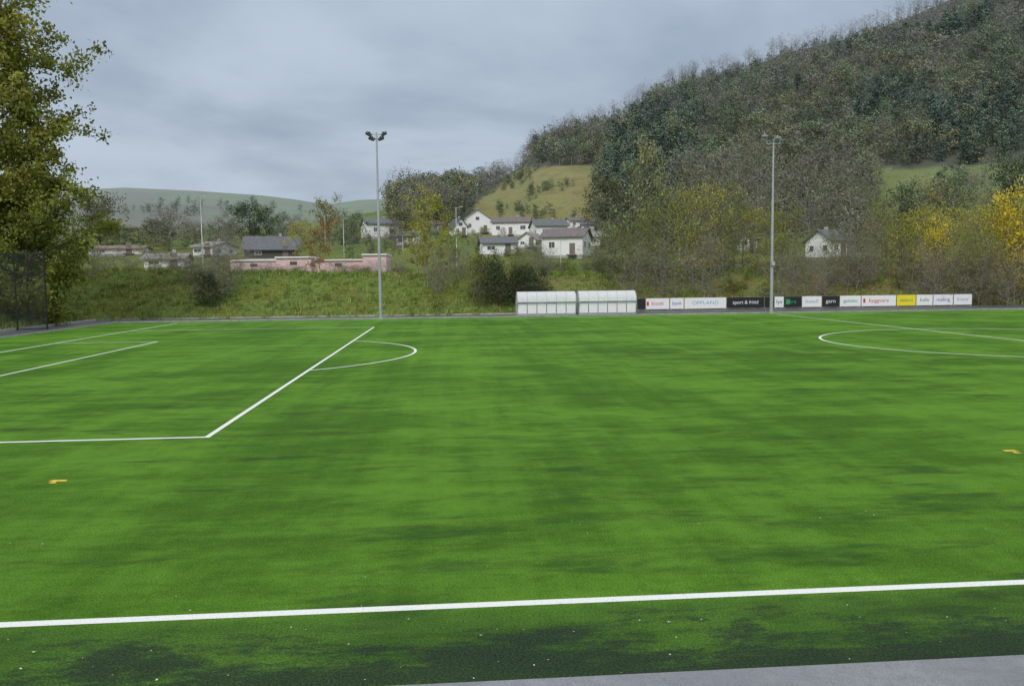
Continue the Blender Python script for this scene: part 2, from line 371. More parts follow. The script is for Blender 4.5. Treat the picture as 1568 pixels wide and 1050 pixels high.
L_yel=leafmat("leaf_yellow_green",(.42,.41,.09),(.33,.36,.08),(.38,.36,.08),.3)
L_dark=leafmat("leaf_dark_green",(.085,.12,.06),(.11,.14,.065),(.08,.11,.06))
L_twig=leafmat("twig_brown",(.22,.20,.155),(.27,.245,.20),(.20,.20,.14),0)
RV=(.66,1.4)
L_hillg=leafmat("leaf_hill_green",(.14,.19,.09),(.23,.22,.10),(.11,.16,.08),0,RV)
L_hillb=leafmat("leaf_hill_brown",(.20,.20,.165),(.255,.235,.185),(.16,.185,.13),0,RV)
L_hillt=leafmat("twig_ridge_grey",(.25,.245,.23),(.30,.29,.27),(.24,.24,.22),0)
L_hilld=leafmat("leaf_hill_dark",(.09,.14,.095),(.13,.175,.11),(.10,.15,.10),0,RV)
L_orange=leafmat("leaf_rust",(.36,.23,.10),(.36,.23,.10),(.33,.24,.10))
L_scrub=leafmat("leaf_scrub",(.17,.23,.06),(.25,.24,.08),(.14,.20,.05))
def scatter(name,P,S,Rz,idx,protos):
    col=bpy.data.collections.new(name+"_kinds")
    for i,pm in enumerate(protos):
        o=bpy.data.objects.new("%s_kind_%02d"%(name,i),pm); col.objects.link(o)
    me=bpy.data.meshes.new(name); me.vertices.add(len(P)); me.vertices.foreach_set("co",np.asarray(P,np.float32).ravel())
    a=me.attributes.new("psc","FLOAT_VECTOR","POINT"); a.data.foreach_set("vector",np.asarray(S,np.float32).ravel())
    a=me.attributes.new("prot","FLOAT_VECTOR","POINT"); rr=np.zeros((len(P),3),np.float32); rr[:,2]=Rz; a.data.foreach_set("vector",rr.ravel())
    a=me.attributes.new("pid","INT","POINT"); a.data.foreach_set("value",np.asarray(idx,np.int32))
    o=link(bpy.data.objects.new(name,me))
    ng=bpy.data.node_groups.new(name+"_gn","GeometryNodeTree")
    ng.interface.new_socket("Geometry",in_out='INPUT',socket_type='NodeSocketGeometry'); ng.interface.new_socket("Geometry",in_out='OUTPUT',socket_type='NodeSocketGeometry')
    gi=ng.nodes.new("NodeGroupInput");go=ng.nodes.new("NodeGroupOutput")
    iop=ng.nodes.new("GeometryNodeInstanceOnPoints"); ci=ng.nodes.new("GeometryNodeCollectionInfo"); ci.inputs['Collection'].default_value=col
    ci.inputs['Separate Children'].default_value=True; ci.inputs['Reset Children'].default_value=True
    def na(n,t):
        x=ng.nodes.new("GeometryNodeInputNamedAttribute"); x.data_type=t; x.inputs['Name'].default_value=n; return [s for s in x.outputs if s.enabled and s.name=='Attribute'][0]
    ng.links.new(gi.outputs[0],iop.inputs['Points']); ng.links.new(ci.outputs[0],iop.inputs['Instance']); iop.inputs['Pick Instance'].default_value=True
    ng.links.new(na("pid",'INT'),iop.inputs['Instance Index']); ng.links.new(na("psc",'FLOAT_VECTOR'),iop.inputs['Scale'])
    e=ng.nodes.new("FunctionNodeEulerToRotation"); ng.links.new(na("prot",'FLOAT_VECTOR'),e.inputs[0]); ng.links.new(e.outputs[0],iop.inputs['Rotation'])
    ng.links.new(iop.outputs[0],go.inputs[0])
    md=o.modifiers.new("scatter","NODES"); md.node_group=ng
    return o
T=tree_mesh
hb=[T("hb%d"%i,10+i,10,7.5,.25,12,2,480,.55,.15,(bark,L_hillb),spread=.09) for i in range(3)]+[T("hbl%d"%i,30+i,10,7,.3,12,2,380,.65,.46,(bark,L_hillb),spread=.1) for i in range(3)]
hg=[T("hg%d"%i,50+i,10,8,.15,12,2,480,.75,.55,(barkd,L_hillg),spread=.1) for i in range(3)]
hd=[T("hd%d"%i,60+i,11,6,.08,16,2,480,.75,.55,(barkd,L_hilld),shape='cone' if i<2 else 'round',spread=.09) for i in range(3)]
hp=[T("hp%d"%i,70+i,11,6.5,.34,12,5,170,.6,.07,(barkp,L_hillt),spread=.085,trunk=.17) for i in range(4)]
rng=np.random.default_rng(7)
def hillpts(n,dlo=235,dhi=470,tlo=-.15,thi=.8):
    d=np.sqrt(rng.uniform(dlo**2,dhi**2,n)); t=rng.uniform(tlo,thi,n); return t,d
t,d=hillpts(14000); z=zterr(t,d); a,b=angles(t,(z-CAM[2])/d); x,y=xy(t,d)
ok=(a>600)&(d<DS+2)&~inpoly(a,b,SPUR)&~inpoly(a,b,MEADOW)&~((a>715)&(a<910)&(b>=300))&~((a>1320)&(b>300)&(rng.random(len(t))<.8))
ok&=~((d>DS-10)&(a>800))
cell={}
keep=np.zeros(len(t),bool)
for i in np.where(ok)[0]:
    k=(int(x[i]/4.7),int(y[i]/4.7))
    if k not in cell: cell[k]=1; keep[i]=True
t,d,z,a,b,x,y=[q[keep] for q in(t,d,z,a,b,x,y)]
con=(inpoly(a,b,CONI)&(rng.random(len(t))<.75))|((bumps(x,y,30)>.2)&(a>1000)&(d<405)&(rng.random(len(t))<.7))
ridge=(d>DS-26)
kind=np.where(ridge,3,np.where(con,2,np.where(rng.random(len(t))<.25+.4*(d<370),1,0)))
P=np.stack([x,y,z-.3],1)
def do(name,mask,protos,lo,hi):
    n=mask.sum(); s=rng.uniform(lo,hi,n); S=np.stack([s*rng.uniform(.85,1.15,n),s*rng.uniform(.85,1.15,n),s],1)
    scatter(name,P[mask],S,rng.uniform(0,6.28,n),rng.integers(0,len(protos),n),protos)
do("bare_hillside_forest",kind==0,hb,.6,1.0); do("green_hillside_forest",kind==1,hg,.55,.95); do("evergreen_hillside_forest",kind==2,hd,.65,1.1); do("ridge_top_trees",(kind==3)&(a<800),hp,.5,.85); do("ridge_scrub",(kind==3)&(a>=800),hb,.3,.6)
# ridge rows of bare trees standing against the sky, low scrub at their feet
n=290; t=rng.uniform(.0,.75,n); d=rng.uniform(DS-10,DS+3,n); z=zterr(t,d); x,y=xy(t,d); P=np.stack([x,y,z-.3],1); do("ridge_top_trees",np.ones(n,bool),hp,.62,1.0)
n=600; t=rng.uniform(-.08,.75,n); d=rng.uniform(DS-14,DS+2,n); z=zterr(t,d); x,y=xy(t,d); P=np.stack([x,y,z-.3],1); do("ridge_scrub",np.ones(n,bool),hb,.16,.42)
t,d=hillpts(2500,235,440,-.1,.15); z=zterr(t,d); a,b=angles(t,(z-CAM[2])/d); x,y=xy(t,d); P=np.stack([x,y,z-.1],1)
do("spur_bushes",inpoly(a,b,SPUR)&(bumps(x,y,7)>.25)&(rng.random(2500)<.5),hg,.12,.32)
# copses on valley floor
t,d=hillpts(1700,128,250,-.75,.8); z=zterr(t,d); a,b=angles(t,(z-CAM[2])/d); x,y=xy(t,d)
ok=~(((a>540)&(a<920))|((a>340)&(a<615)&(d<175))|((a>1110)&(a<1300)&(d<175))|((a>130)&(a<340)&(d<165)))
cell={}; keep=np.zeros(len(t),bool)
for i in np.where(ok)[0]:
    k=(int(x[i]/8),int(y[i]/8))
    if k not in cell and rng.random()<(.75 if 600<a[i]<1320 else .5): cell[k]=1; keep[i]=True
P=np.stack([x,y,z-.3],1)
r_=rng.random(len(t)); lf=(a<600)|(a>1320)
do("valley_bare_trees",keep&~lf&(r_<.5),hb,.5,.9); do("valley_green_trees",keep&~lf&(r_>=.5),hg,.4,.75)
do("valley_bare_trees",keep&lf&(r_<.5),hb,.22,.5); do("valley_green_trees",keep&lf&(r_>=.5),hg,.22,.45)
t=rng.uniform(-.22,.12,260); d=rng.uniform(135,245,260); z=zterr(t,d); x,y=xy(t,d); P=np.stack([x,y,z-.1],1); r_=rng.random(260)
do("garden_bushes",r_<.5,hg,.1,.2); do("garden_bushes",r_>=.7,hb,.12,.26)
t=rng.uniform(-.75,.0,600); d=rng.uniform(520,1000,600); z=zterr(t,d); x,y=xy(t,d); P=np.stack([x,y,z-.3],1)
k=(bumps(x,y,60)>.15); do("distant_hill_trees",k,hg,.5,.9)
# individual trees / shrubs
protos={
 'birch':[T("birch%d"%i,100+i,8,4.2,.18,20,4,3400,.18,.11,(bark,L_yel),shape='column',spread=.06,trunk=.09) for i in range(2)],
 'willow':[T("willow%d"%i,110+i,6,5.5,.06,18,4,3800,.18,.09,(bark,L_olive),spread=.07,multi=3,trunk=.07) for i in range(3)],
 'gold':[T("gold%d"%i,120+i,6,4.2,.12,18,4,3200,.18,.11,(bark,L_gold),shape='column',spread=.065,multi=3,trunk=.07) for i in range(2)],
 'yelw':[T("yelw%d"%i,130+i,6,5,.08,18,4,3200,.18,.10,(bark,L_yel),spread=.065,multi=3,trunk=.07) for i in range(2)],
 'bare':[T("bare%d"%i,140+i,6,5.5,.08,20,5,2000,.35,.035,(bark,L_twig),spread=.07,multi=3,trunk=.06) for i in range(3)],
 'dark':[T("dark%d"%i,150+i,4,3.8,.02,20,5,2600,.22,.10,(barkd,L_dark),shape='cone',spread=.075,multi=3,trunk=.05) for i in range(2)],
 'rust':[T("rust%d"%i,160+i,6,4,.15,16,4,2200,.2,.14,(bark,L_orange),spread=.065,trunk=.09) for i in range(1)],
 'greyt':[T("greyt%d"%i,170+i,9,9,.15,24,5,3600,.5,.08,(bark,L_twig),spread=.07,trunk=.2) for i in range(2)],
 'green':[T("green%d"%i,175+i,7,7.5,.08,22,4,3400,.34,.22,(barkd,L_hillg),spread=.07,trunk=.16) for i in range(2)],
}
PH={'birch':(8,4.2),'willow':(6,5.5),'gold':(6,4.2),'yelw':(6,5),'bare':(6,5.5),'dark':(4,3.8),'rust':(6,4),'greyt':(9,9),'green':(7,7.5)}
NM={'birch':'birch_tree','willow':'willow_shrub','gold':'golden_aspen_tree','yelw':'autumn_willow_tree','bare':'bare_alder_shrub','dark':'juniper_bush','rust':'rowan_tree','greyt':'bare_ash_tree','green':'maple_tree'}
def plant(kind,a,d,top,wpx=None):
    x,y,z,dd,t=at(a,d); _,e=ray(a,top); Ht=CAM[2]+d*e-z; ph,pw=PH[kind]; s=Ht/ph*1.0
    w=s if wpx is None else wpx*d/FL/pw
    o=link(bpy.data.objects.new(NM[kind],rnd.choice(protos[kind]))); o.location=(x,y,z-.1); o.scale=(w,w,s); o.rotation_euler=(0,0,rnd.random()*6.28)
LIST=[('bare',318,78,375,80),('bare',290,82,392,50),('bare',345,80,392,60),('dark',320,77,412,45),('birch',655,82,292,60),('birch',640,86,335,50),('birch',690,88,350,40),('bare',668,80,380,50),('bare',610,88,395,40),('bare',705,84,385,35),
('dark',765,78,395,55),('dark',742,80,385,45),('dark',790,79,402,50),('dark',825,80,406,45),('dark',808,78,415,40),('willow',725,79,400,50),('willow',775,80,412,70),('bare',815,92,372,50),('bare',845,100,380,40),('willow',800,90,390,50),
('rust',490,112,348,42),('birch',462,130,340,36),('bare',430,90,405,50),('willow',236,100,372,40),('bare',375,120,365,40),('bare',330,125,358,50),
('bare',165,88,385,60),('bare',200,92,380,50),('bare',270,96,388,50),('bare',400,94,402,50),('bare',455,92,408,40),('bare',520,95,402,50),('bare',560,92,408,40),('bare',590,100,398,40),('willow',545,98,406,40),('bare',140,82,378,50),
('green',155,190,315,62),('greyt',260,170,330,75),('green',215,200,352,50),('green',385,200,322,48),('green',410,210,326,45),('green',505,210,318,42),('greyt',300,200,345,50),('greyt',350,180,340,45),('green',540,200,335,40),('green',245,185,345,50),('greyt',450,200,335,45),
('greyt',640,230,285,60),('greyt',605,190,345,45),('greyt',670,250,290,50),('green',620,215,330,45),('greyt',690,250,305,40),
('bare',905,92,372,60),('willow',935,94,355,75),('willow',975,92,340,80),('willow',1010,90,305,90),('yelw',1055,90,292,85),('willow',1100,93,300,80),('bare',1080,86,365,70),('bare',1030,85,372,70),('bare',965,85,385,60),('willow',1135,96,318,60),('green',940,180,290,70),('green',985,200,255,60),
('greyt',1155,150,250,80),('yelw',1180,92,325,70),('willow',1212,90,335,60),('bare',1195,84,385,60),('greyt',1240,165,250,120),('greyt',1300,170,262,90),('greyt',1060,170,255,90),('greyt',1100,180,262,80),
('bare',1300,88,350,80),('bare',1330,90,345,70),('willow',1355,92,335,60),('willow',1282,90,365,45),('bare',1262,86,378,50),('bare',1240,84,385,50),('yelw',1385,92,335,60),('yelw',1412,90,322,55),('bare',1400,86,375,60),
('yelw',1450,90,325,70),('yelw',1480,93,322,50),('yelw',1505,88,318,70),('gold',1430,88,335,40),('gold',1540,86,312,60),('gold',1572,85,304,70),('yelw',1600,84,300,80),('bare',1490,84,380,70),('bare',1440,84,390,60),('bare',1545,82,385,60),('yelw',1640,86,310,80),('willow',1520,84,370,60),('willow',1465,86,365,60),
('green',1545,210,262,70),('green',1385,190,300,40),('willow',1335,180,300,60),('green',1455,200,285,60),('greyt',1490,205,275,60),('green',1420,185,300,50)]
for L in LIST: plant(*L)
scr=[T("scr%d"%i,180+i,1.2,1.5,.02,8,3,420,.13,.07,(barkd,L_scrub),spread=.12,multi=2,trunk=.02) for i in range(3)]+[T("scrb%d"%i,185+i,1.4,1.4,.02,10,3,300,.3,.015,(bark,L_twig),spread=.12,multi=3,trunk=.02) for i in range(2)]
n=2300; xx=rng.uniform(-45,100,n); yy=rng.uniform(30,105,n); t,d=td(xx,yy); z=zterr(t,d)
s_=np.hypot(np.maximum(-9-xx,0),np.maximum(yy-yfoot(xx),0)); prob=np.where(xx>38,.12+.85*smooth((s_-4)/4),.08+.35*smooth((s_-9)/5))
k=(s_>1.2)&(d>40)&(rng.random(n)<prob); P=np.stack([xx,yy,z-.05],1); do("bramble_thicket",k&(xx>20),scr,.5,1.2); do("bramble_thicket",k&(xx<=20),scr,.3,.7)
def tuft(seed):
    r=np.random.default_rng(seed); V=[];Q=[];
    for i in range(26):
        a=r.random()*6.28; p=np.array([r.normal(0,.13),r.normal(0,.13),0]); h=r.uniform(.12,.36); ln=np.array([math.cos(a),math.sin(a),0])*h*r.uniform(.1,.7); w=np.array([-math.sin(a),math.cos(a),0])*.014
        n=len(V); m_=p+ln*.4+[0,0,h*.6]; V+=[p-w,p+w,m_+w*.8,m_-w*.8,p+ln+[0,0,h]]; V.append(p+ln+[0,0,h]+w*.2); Q+=[(n,n+1,n+2,n+3),(n+3,n+2,n+5,n+4)]
    me=fastmesh("tuft%d"%seed,np.array(V),np.array(Q)); me.attributes.new("tint","FLOAT","POINT").data.foreach_set("value",np.repeat(r.uniform(.6,1.3,26),6).astype(np.float32)); return me
L_grass=leafmat("leaf_rough_grass",(.22,.32,.08),(.33,.34,.12),(.18,.29,.065),0,(.7,1.3))
tf=[tuft(i) for i in range(4)]
for q in tf: q.materials.append(L_grass)
n=14000; xx=rng.uniform(-45,90,n); yy=rng.uniform(40,95,n); t,d=td(xx,yy); z=zterr(t,d)
s_=np.hypot(np.maximum(-9-xx,0),np.maximum(yy-yfoot(xx),0)); P=np.stack([xx,yy,z-.02],1); do("rough_grass",(s_>.2)&(s_<20)&(d>40),tf,.8,1.6)
# big trees at left
bt=T("bigpoplar",200,26,13.5,.10,60,10,70000,.34,.2,(barkd,L_big),spread=.032,trunk=.4,tvar=(.5,1.35))
x,y,z,_,_=at(-42,66)
o=link(bpy.data.objects.new("poplar_tree",bt)); o.location=(x,y,z-.2); o.rotation_euler=(0,0,.7)
bt=T("bigpoplar2",201,10.5,9,.05,26,8,20000,.3,.18,(barkd,L_big),spread=.045,trunk=.2,tvar=(.45,1.2))
x,y,z,_,_=at(35,64)
o=link(bpy.data.objects.new("poplar_tree",bt)); o.location=(x,y,z-.2); o.rotation_euler=(0,0,.7)
# ------------------------------------------------------------------ fence
steel=plain("fence_steel_dark",(.02,.024,.024),.5,.3); B=MB()
fx,fy=[float(v) for v in xy(ray(73,505)[0],59.)]
L=14; Hf=5.5
fe=empty("ball_stop_fence",(fx,fy,0),math.pi+.05)
for i in range(8): B.stick((i*L/7,0,-.1),(i*L/7,0,Hf),.055,.055,8); B.cap(8)
for zz in(.1,Hf/2,Hf-.05): B.stick((0,0,zz),(L,0,zz),.035,.035,6)
mesh_obj("posts",B.V,B.F,[steel],fe)
B=MB(); st=.15
k=-Hf
while k<L:
    for sg in(0,1):
        x0=k;z0=0;x1=k+Hf;z1=Hf
        if x0<0: z0=-x0;x0=0
        if x1>L: z1-=x1-L;x1=L
        if sg: z0,z1=Hf-z0,Hf-z1
        B.stick((x0,.05,z0),(x1,.05,z1),.009,.009,3)
    k+=st
mesh_obj("wire_mesh",B.V,B.F,[plain("fence_wire",(.025,.04,.035),.6,.2)],fe)
# ------------------------------------------------------------------ floodlights
galv=plain("galvanised_steel",(.50,.52,.54),.45,.5,var=.1); lampb=plain("lamp_housing_dark",(.06,.065,.07),.5,.2); glass=plain("lamp_glass",(.35,.38,.42),.15)
def mast(a,d,top,style):
    t,_=ray(a,480); x,y=xy(t,d); Ht=float(CAM[2]+d*ray(a,top)[1])
    e=empty("floodlight_mast",(float(x),float(y),0),-PSI); B=MB()
    for z0,z1,r0,r1 in((.0,Ht*.33,.145,.13),(Ht*.33,Ht*.66,.115,.10),(Ht*.66,Ht,.085,.065)): B.stick((0,0,z0),(0,0,z1),r0,r1,12); B.cap(12)
    mesh_obj("pole",B.V,B.F,[galv],e)
    boxes("base_plate",[(0,0,.05,.5,.5,.1),(0,-.16,1.1,.14,.06,.45)],[galv],e)
    if style==0:
        boxes("crossarm",[(0,0,Ht-.15,1.5,.09,.09),(0,0,Ht-.55,.9,.07,.07)],[galv],e)
        for i,(xx,zz,rt) in enumerate(((-.62,0,.5),(.62,0,-.5),(-.38,-.38,.35),(.38,-.38,-.35))):
            o=boxes("lamp_%d"%(i+1),[(0,0,0,.52,.42,.14),(0,-.02,-.09,.44,.34,.05,1),(0,0,.12,.12,.12,.14)],[lampb,glass],e,.02); o.location=(xx,-.05,Ht-.12+zz); o.rotation_euler=(.5,rt,0)
    else:
        boxes("crossarm",[(0,0,Ht-.1,1.9,.08,.08),(-.55,0,Ht-.28,.05,.05,.3),(.55,0,Ht-.28,.05,.05,.3),(0,0,Ht-.45,1.2,.06,.06)],[galv],e)
        for i,xx in enumerate((-.8,-.3,.3,.8)):
            o=boxes("lamp_%d"%(i+1),[(0,0,0,.42,.6,.12),(0,-.02,-.08,.36,.5,.04,1),(0,.1,.12,.1,.1,.14)],[lampb if i%2 else galv,glass],e,.02); o.location=(xx,-.15,Ht+.02+.18*(i in(0,3))); o.rotation_euler=(.15,0,0)
        boxes("loudspeaker",[(0,-.25,4.3,.3,.3,.35),(0,-.1,4.3,.08,.2,.08)],[conc],e,.02)
mast(583,69.8,203,0); mast(1181,71.5,212,1)
def lamp(a,d,top,name="street_lamp"):
    x,y,z,_,_=at(a,d); Ht=float(CAM[2]+d*ray(a,top)[1])-z; B=MB(); B.stick((0,0,-.2),(0,0,Ht),.07,.045,8); B.cap(8); B.stick((0,0,Ht-.1),(.5,-.3,Ht+.05),.035,.03,6)
    e=empty(name,(x,y,z)); mesh_obj("pole",B.V,B.F,[galv],e,smooth=True); boxes("lamp_head",[(.7,-.37,Ht+.05,.5,.2,.1)],[galv],e,.02)
for L in((312,120,302),(700,110,318),(859,125,368),(528,150,335),(618,170,360),(1040,140,380),(500,190,330)): lamp(*L)
# ------------------------------------------------------------------ dugouts
m,nt,out=newmat("translucent_panel"); b=N(nt,"ShaderNodeBsdfPrincipled",Roughness=.3); P=pos(nt)
nt.links.new(mixc(nt,remap(nt,noise(nt,P,3,4),.3,.7),(.76,.79,.81),(.88,.90,.91)),b.inputs['Base Color'])
tr=N(nt,"ShaderNodeBsdfTranslucent"); tr.inputs[0].default_value=(.85,.88,.9,1); mx=N(nt,"ShaderNodeMixShader"); mx.inputs[0].default_value=.25
nt.links.new(b.outputs[0],mx.inputs[1]); nt.links.new(tr.outputs[0],mx.inputs[2]); nt.links.new(mx.outputs[0],out.inputs[0]); panel=m
wpaint=plain("white_paint",(.88,.89,.90),.5,var=.05); alum=plain("aluminium_frame",(.6,.62,.64),.4,.5); seatm=plain("seat_plastic_white",(.8,.81,.82),.45)
def dugout(a0,a1,Yp):
    def xa(a):
        t,_=ray(a,465); d=(Yp-CAM[1])/(FH[1]+t*R[1]); return float(xy(t,d)[0])
    x0,x1=xa(a0),xa(a1); Wd=x1-x0; e=empty("team_shelter",((x0+x1)/2,Yp,0))
    prof=[(1.35,.12),(1.38,.7),(1.36,1.3),(1.22,1.72),(.95,1.98),(.6,2.08),(.25,2.05),(-.02,1.93),(-.24,1.72),(-.36,1.45),(-.4,1.22)]
    V=[];Fc=[];n=6
    for i in range(2):
        for p in prof: V.append((-Wd/2+.03+i*(Wd-.06),p[0],p[1]))
    k=len(prof); Fc=[(j,j+1,k+j+1,k+j) for j in range(k-1)]
    mesh_obj("curved_shell",V,Fc,[panel],e,True)
    B=MB()
    for i in range(n+1):
        xx=-Wd/2+Wd*i/n
        for j in range(k-1): B.stick((xx,prof[j][0]-.0,prof[j][1]),(xx,prof[j+1][0],prof[j+1][1]),.026,.026,6)
    for p in(prof[0],prof[3],prof[5],prof[10]): B.stick((-Wd/2,p[0]-.03,p[1]),(Wd/2,p[0]-.03,p[1]),.022,.022,6)
    for sx in(-1,1):
        xx=sx*Wd/2; B.stick((xx,-.1,0),(xx,-.4,1.22),.03,.03,6); B.stick((xx,0,.15),(xx,1.35,.15),.03,.03,6); B.stick((xx,.0,1.05),(xx,1.38,1.05),.022,.022,6)
    mesh_obj("frame_ribs",B.V,B.F,[alum],e)
    for sx in(-1,1):
        xx=sx*(Wd/2-.03); pv=[(xx,p[0],p[1]) for p in prof]+[(xx,-.1,.15)]
        mesh_obj("side_panel_%s"%('a' if sx<0 else 'b'),pv,[tuple(range(len(pv)))],[panel],e)
    boxes("plinth",[(0,.68,.05,Wd,1.5,.1),(0,-.13,.14,Wd,.06,.14)],[alum],e)
    bl=[(0,.95,.42,Wd-.2,.05,.06),]
    sw=(Wd-.3)/10
    for i in range(10):
        xx=-Wd/2+.15+sw*(i+.5); bl+=[(xx,.95,.48,sw*.86,.4,.06),(xx,1.14,.76,sw*.86,.05,.55)]
    boxes("bench_seats",bl,[seatm],e,.015)
    bl=[]
    for i in range(n):
        xx=-Wd/2+Wd*(i+.5)/n; hh=.94 if i%3 else .86; bl+=[(xx,-.2,.19+hh/2,Wd/n-.07,.03,hh)]
    boxes("front_boards",bl,[wpaint],e)
dugout(792,881,63.4); dugout(886,973,63.6)
# ------------------------------------------------------------------ advertising boards
cols={'w':(.88,.89,.90),'k':(.02,.02,.025),'y':(.88,.74,.03),'b':(.06,.16,.5),'g':(.05,.35,.12),'r':(.65,.05,.04),'s':(.25,.45,.55)}
CM={k:plain("board_colour_"+k,v,.4,var=.05) for k,v in cols.items()}
YB=71.0
def xb(a):
    t,_=ray(a,465); d=(YB-CAM[1])/(FH[1]+t*R[1]); return float(xy(t,d)[0])
BD=[(976,988,'k','','w'),(989,1025,'w','kiosk','r'),(1026,1047,'w','bank','b'),(1048,1112,'w','OPPLAND','s'),(1113,1170,'k','sport & fritid','w'),(1171,1185,'k','','w'),(1186,1200,'w','lys','k'),(1201,1227,'k','tre','g'),(1228,1258,'w','hotell','s'),(1259,1285,'k','garn','w'),(1286,1318,'w','gjeldsbo','g'),(1319,1372,'w','byggvare','r'),(1373,1402,'y','elektro','g'),(1403,1428,'w','kafe','g'),(1429,1459,'w','maling','b'),(1460,1488,'w','frisor','s')]
for a0,a1,bg,txt,tc in BD:
    x0,x1=xb(a0),xb(a1); w=x1-x0; e=empty("advertising_board",((x0+x1)/2,YB,0))
    boxes("panel",[(0,0,.64,w-.02,.03,1.05)],[CM[bg]],e,.006)
    boxes("frame",[(0,.03,.12,w,.05,.05),(0,.03,1.15,w,.05,.05),(-w/2+.1,.06,.55,.06,.06,1.2),(w/2-.1,.06,.55,.06,.06,1.2),(-w/2+.1,.35,.05,.06,.6,.05),(w/2-.1,.35,.05,.06,.6,.05)],[alum],e)
    if txt:
        cu=bpy.data.curves.new("lettering","FONT"); cu.body=txt; cu.align_x='CENTER'; cu.align_y='CENTER'; cu.size=.42; cu.extrude=.002; cu.materials.append(CM[tc])
        o=link(bpy.data.objects.new("lettering",cu),e); o.location=(0,-.022,.66); o.rotation_euler=(math.pi/2,0,0)
        bpy.context.view_layer.update(); tw=max(o.dimensions.x,.1); s=min(1.4,(w*.68)/tw); o.scale=(s,min(1.2,max(s,.7)),1)
    if tc=='g' and bg=='k':
        boxes("logo",[(-w*.3,-.02,.66,.4,.01,.5)],[CM['g']],e)
    if txt in('byggvare','kiosk'): boxes("logo",[(-w*.42,-.02,.66,.22,.01,.4)],[CM['r']],e)
# ------------------------------------------------------------------ houses
wallw=plain("house_wall_white",(.88,.89,.89),.8,var=.03); wallg=plain("house_wall_grey",(.35,.38,.42),.8); wallp=plain("house_wall_pink",(.78,.56,.58),.8,var=.12,scale=1); wallb=plain("house_wall_brown",(.10,.085,.075),.8)
rfd=plain("roof_slate",(.11,.12,.135),.5,var=.2,scale=2); rfb=plain("roof_brown",(.17,.15,.15),.8,var=.2,scale=2); rfr=plain("roof_tile_red",(.26,.18,.16),.8,var=.2); rfp=plain("roof_pale",(.30,.28,.28),.8)
wgl=plain("window_glass",(.10,.115,.13),.12); doorm=plain("door_wood",(.2,.17,.15),.6)
def house(a,b,wpx,hpx,wall,roof,rot=0,gable=False,dep=8,storeys=2,frac=.5,name="wooden_house",d=None):
    x,y,z,dd,t=stand(a,b,100,300) if d is None else at(a,d)
    W=wpx*dd/FL; Ht=hpx*dd/FL; wh=Ht*(1-frac*.75) if not gable else Ht*.55; D=dep
    e=empty(name,(x,y,z),-math.atan(t)*.5-PSI+rot)
    boxes("foundation",[(0,0,-.75,W-.1,D-.1,1.5)],[conc],e)
    if gable: hw=W/2;pv=[(-hw,-D/2,0),(hw,-D/2,0),(hw,-D/2,wh),(0,-D/2,Ht),(-hw,-D/2,wh)]; qv=[(p[0],D/2,p[2]) for p in pv]
    else: hw=D/2;pv=[(-W/2,-hw,0),(-W/2,hw,0),(-W/2,hw,wh),(-W/2,0,Ht),(-W/2,-hw,wh)]; qv=[(W/2,p[1],p[2]) for p in pv]
    V=pv+qv; Fc=[(0,1,2,3,4),(9,8,7,6,5)]+[(i,(i+1)%5,5+(i+1)%5,5+i) for i in(0,1,4)]
    mesh_obj("walls",V,Fc,[wall],e)
    ov=.45; slope=(Ht-wh)/hw; V=[];Fc=[]
    Lr=(D if gable else W)/2+ov
    for sg in(-1,1):
        n=len(V)
        for l in(-Lr,Lr):
            for q,zz in((0,Ht),(sg*(hw+ov),wh-slope*ov)):
                for th in(.03,.22):
                    V.append((q,l,zz+th) if gable else (l,q,zz+th))
        Fc+= [tuple(n+i for i in f) for f in((0,1,3,2),(4,6,7,5),(0,4,5,1),(2,3,7,6),(0,2,6,4),(1,5,7,3))]
    mesh_obj("roof",V,Fc,[roof],e)
    bl=[]; gl=[]
    nst=storeys
    if wh<3.6: nst=1
    nw=max(2,int(W/3.2)); rr=random.Random(int(a))
    for s_i in range(nst):
        zz=wh*(s_i+.58)/nst
        for i in range(nw):
            if s_i==0 and i==nw//2 : continue
            xx=-W/2+W*(i+.5)/nw; hh=min(1.0,wh/nst*.34); ww=rr.choice([.8,1.0,1.4])
            bl.append((xx,-D/2-.02,zz,ww+.15,.06,hh+.14)); gl.append((xx,-D/2-.04,zz,ww,.06,hh)); bl.append((xx,-D/2-.07,zz,.05,.03,hh))
        for i in range(2):
            yy=-D/2+D*(i+.5)/2; hh=min(1.0,wh/nst*.34)
            for sg in(-1,1): bl.append((sg*(W/2+.02),yy,zz,.06,1.15,hh+.14)); gl.append((sg*(W/2+.04),yy,zz,.06,1.0,hh))
    if gable and Ht-wh>1.8: bl.append((0,-D/2-.02,wh+.5,1.2,.06,1.1)); gl.append((0,-D/2-.04,wh+.5,1.,.06,.9))
    if nst==2 and not gable:
        boxes("balcony",[(W*.2,-D/2-.75,wh*.5,W*.4,1.3,.12),(W*.2,-D/2-1.38,wh*.5+.5,W*.4,.06,.85)],[wpaint],e)
    boxes("window_frames",bl,[wpaint],e); boxes("window_glass",gl,[wgl],e)
    xx=-W/2+W*(nw//2+.5)/nw; boxes("door",[(xx,-D/2-.03,1.15,1.,.08,2.0),(xx,-D/2-.6,.08,1.6,1.2,.2)],[doorm],e)
    boxes("chimney",[(W*.15 if not gable else .6,.5 if not gable else 0,Ht+.2,.5,.5,1.1)],[conc],e)
house(728,358,46,34,wallw,rfp,gable=True,rot=.15,dep=10)
house(784,361,56,27,wallw,rfb,rot=-.1,frac=.4); house(840,367,48,29,wallw,rfd,rot=.2,frac=.45); house(868,392,62,40,wallw,rfb,rot=-.25,frac=.42); house(762,390,50,25,wallw,rfd,rot=.1,storeys=1)
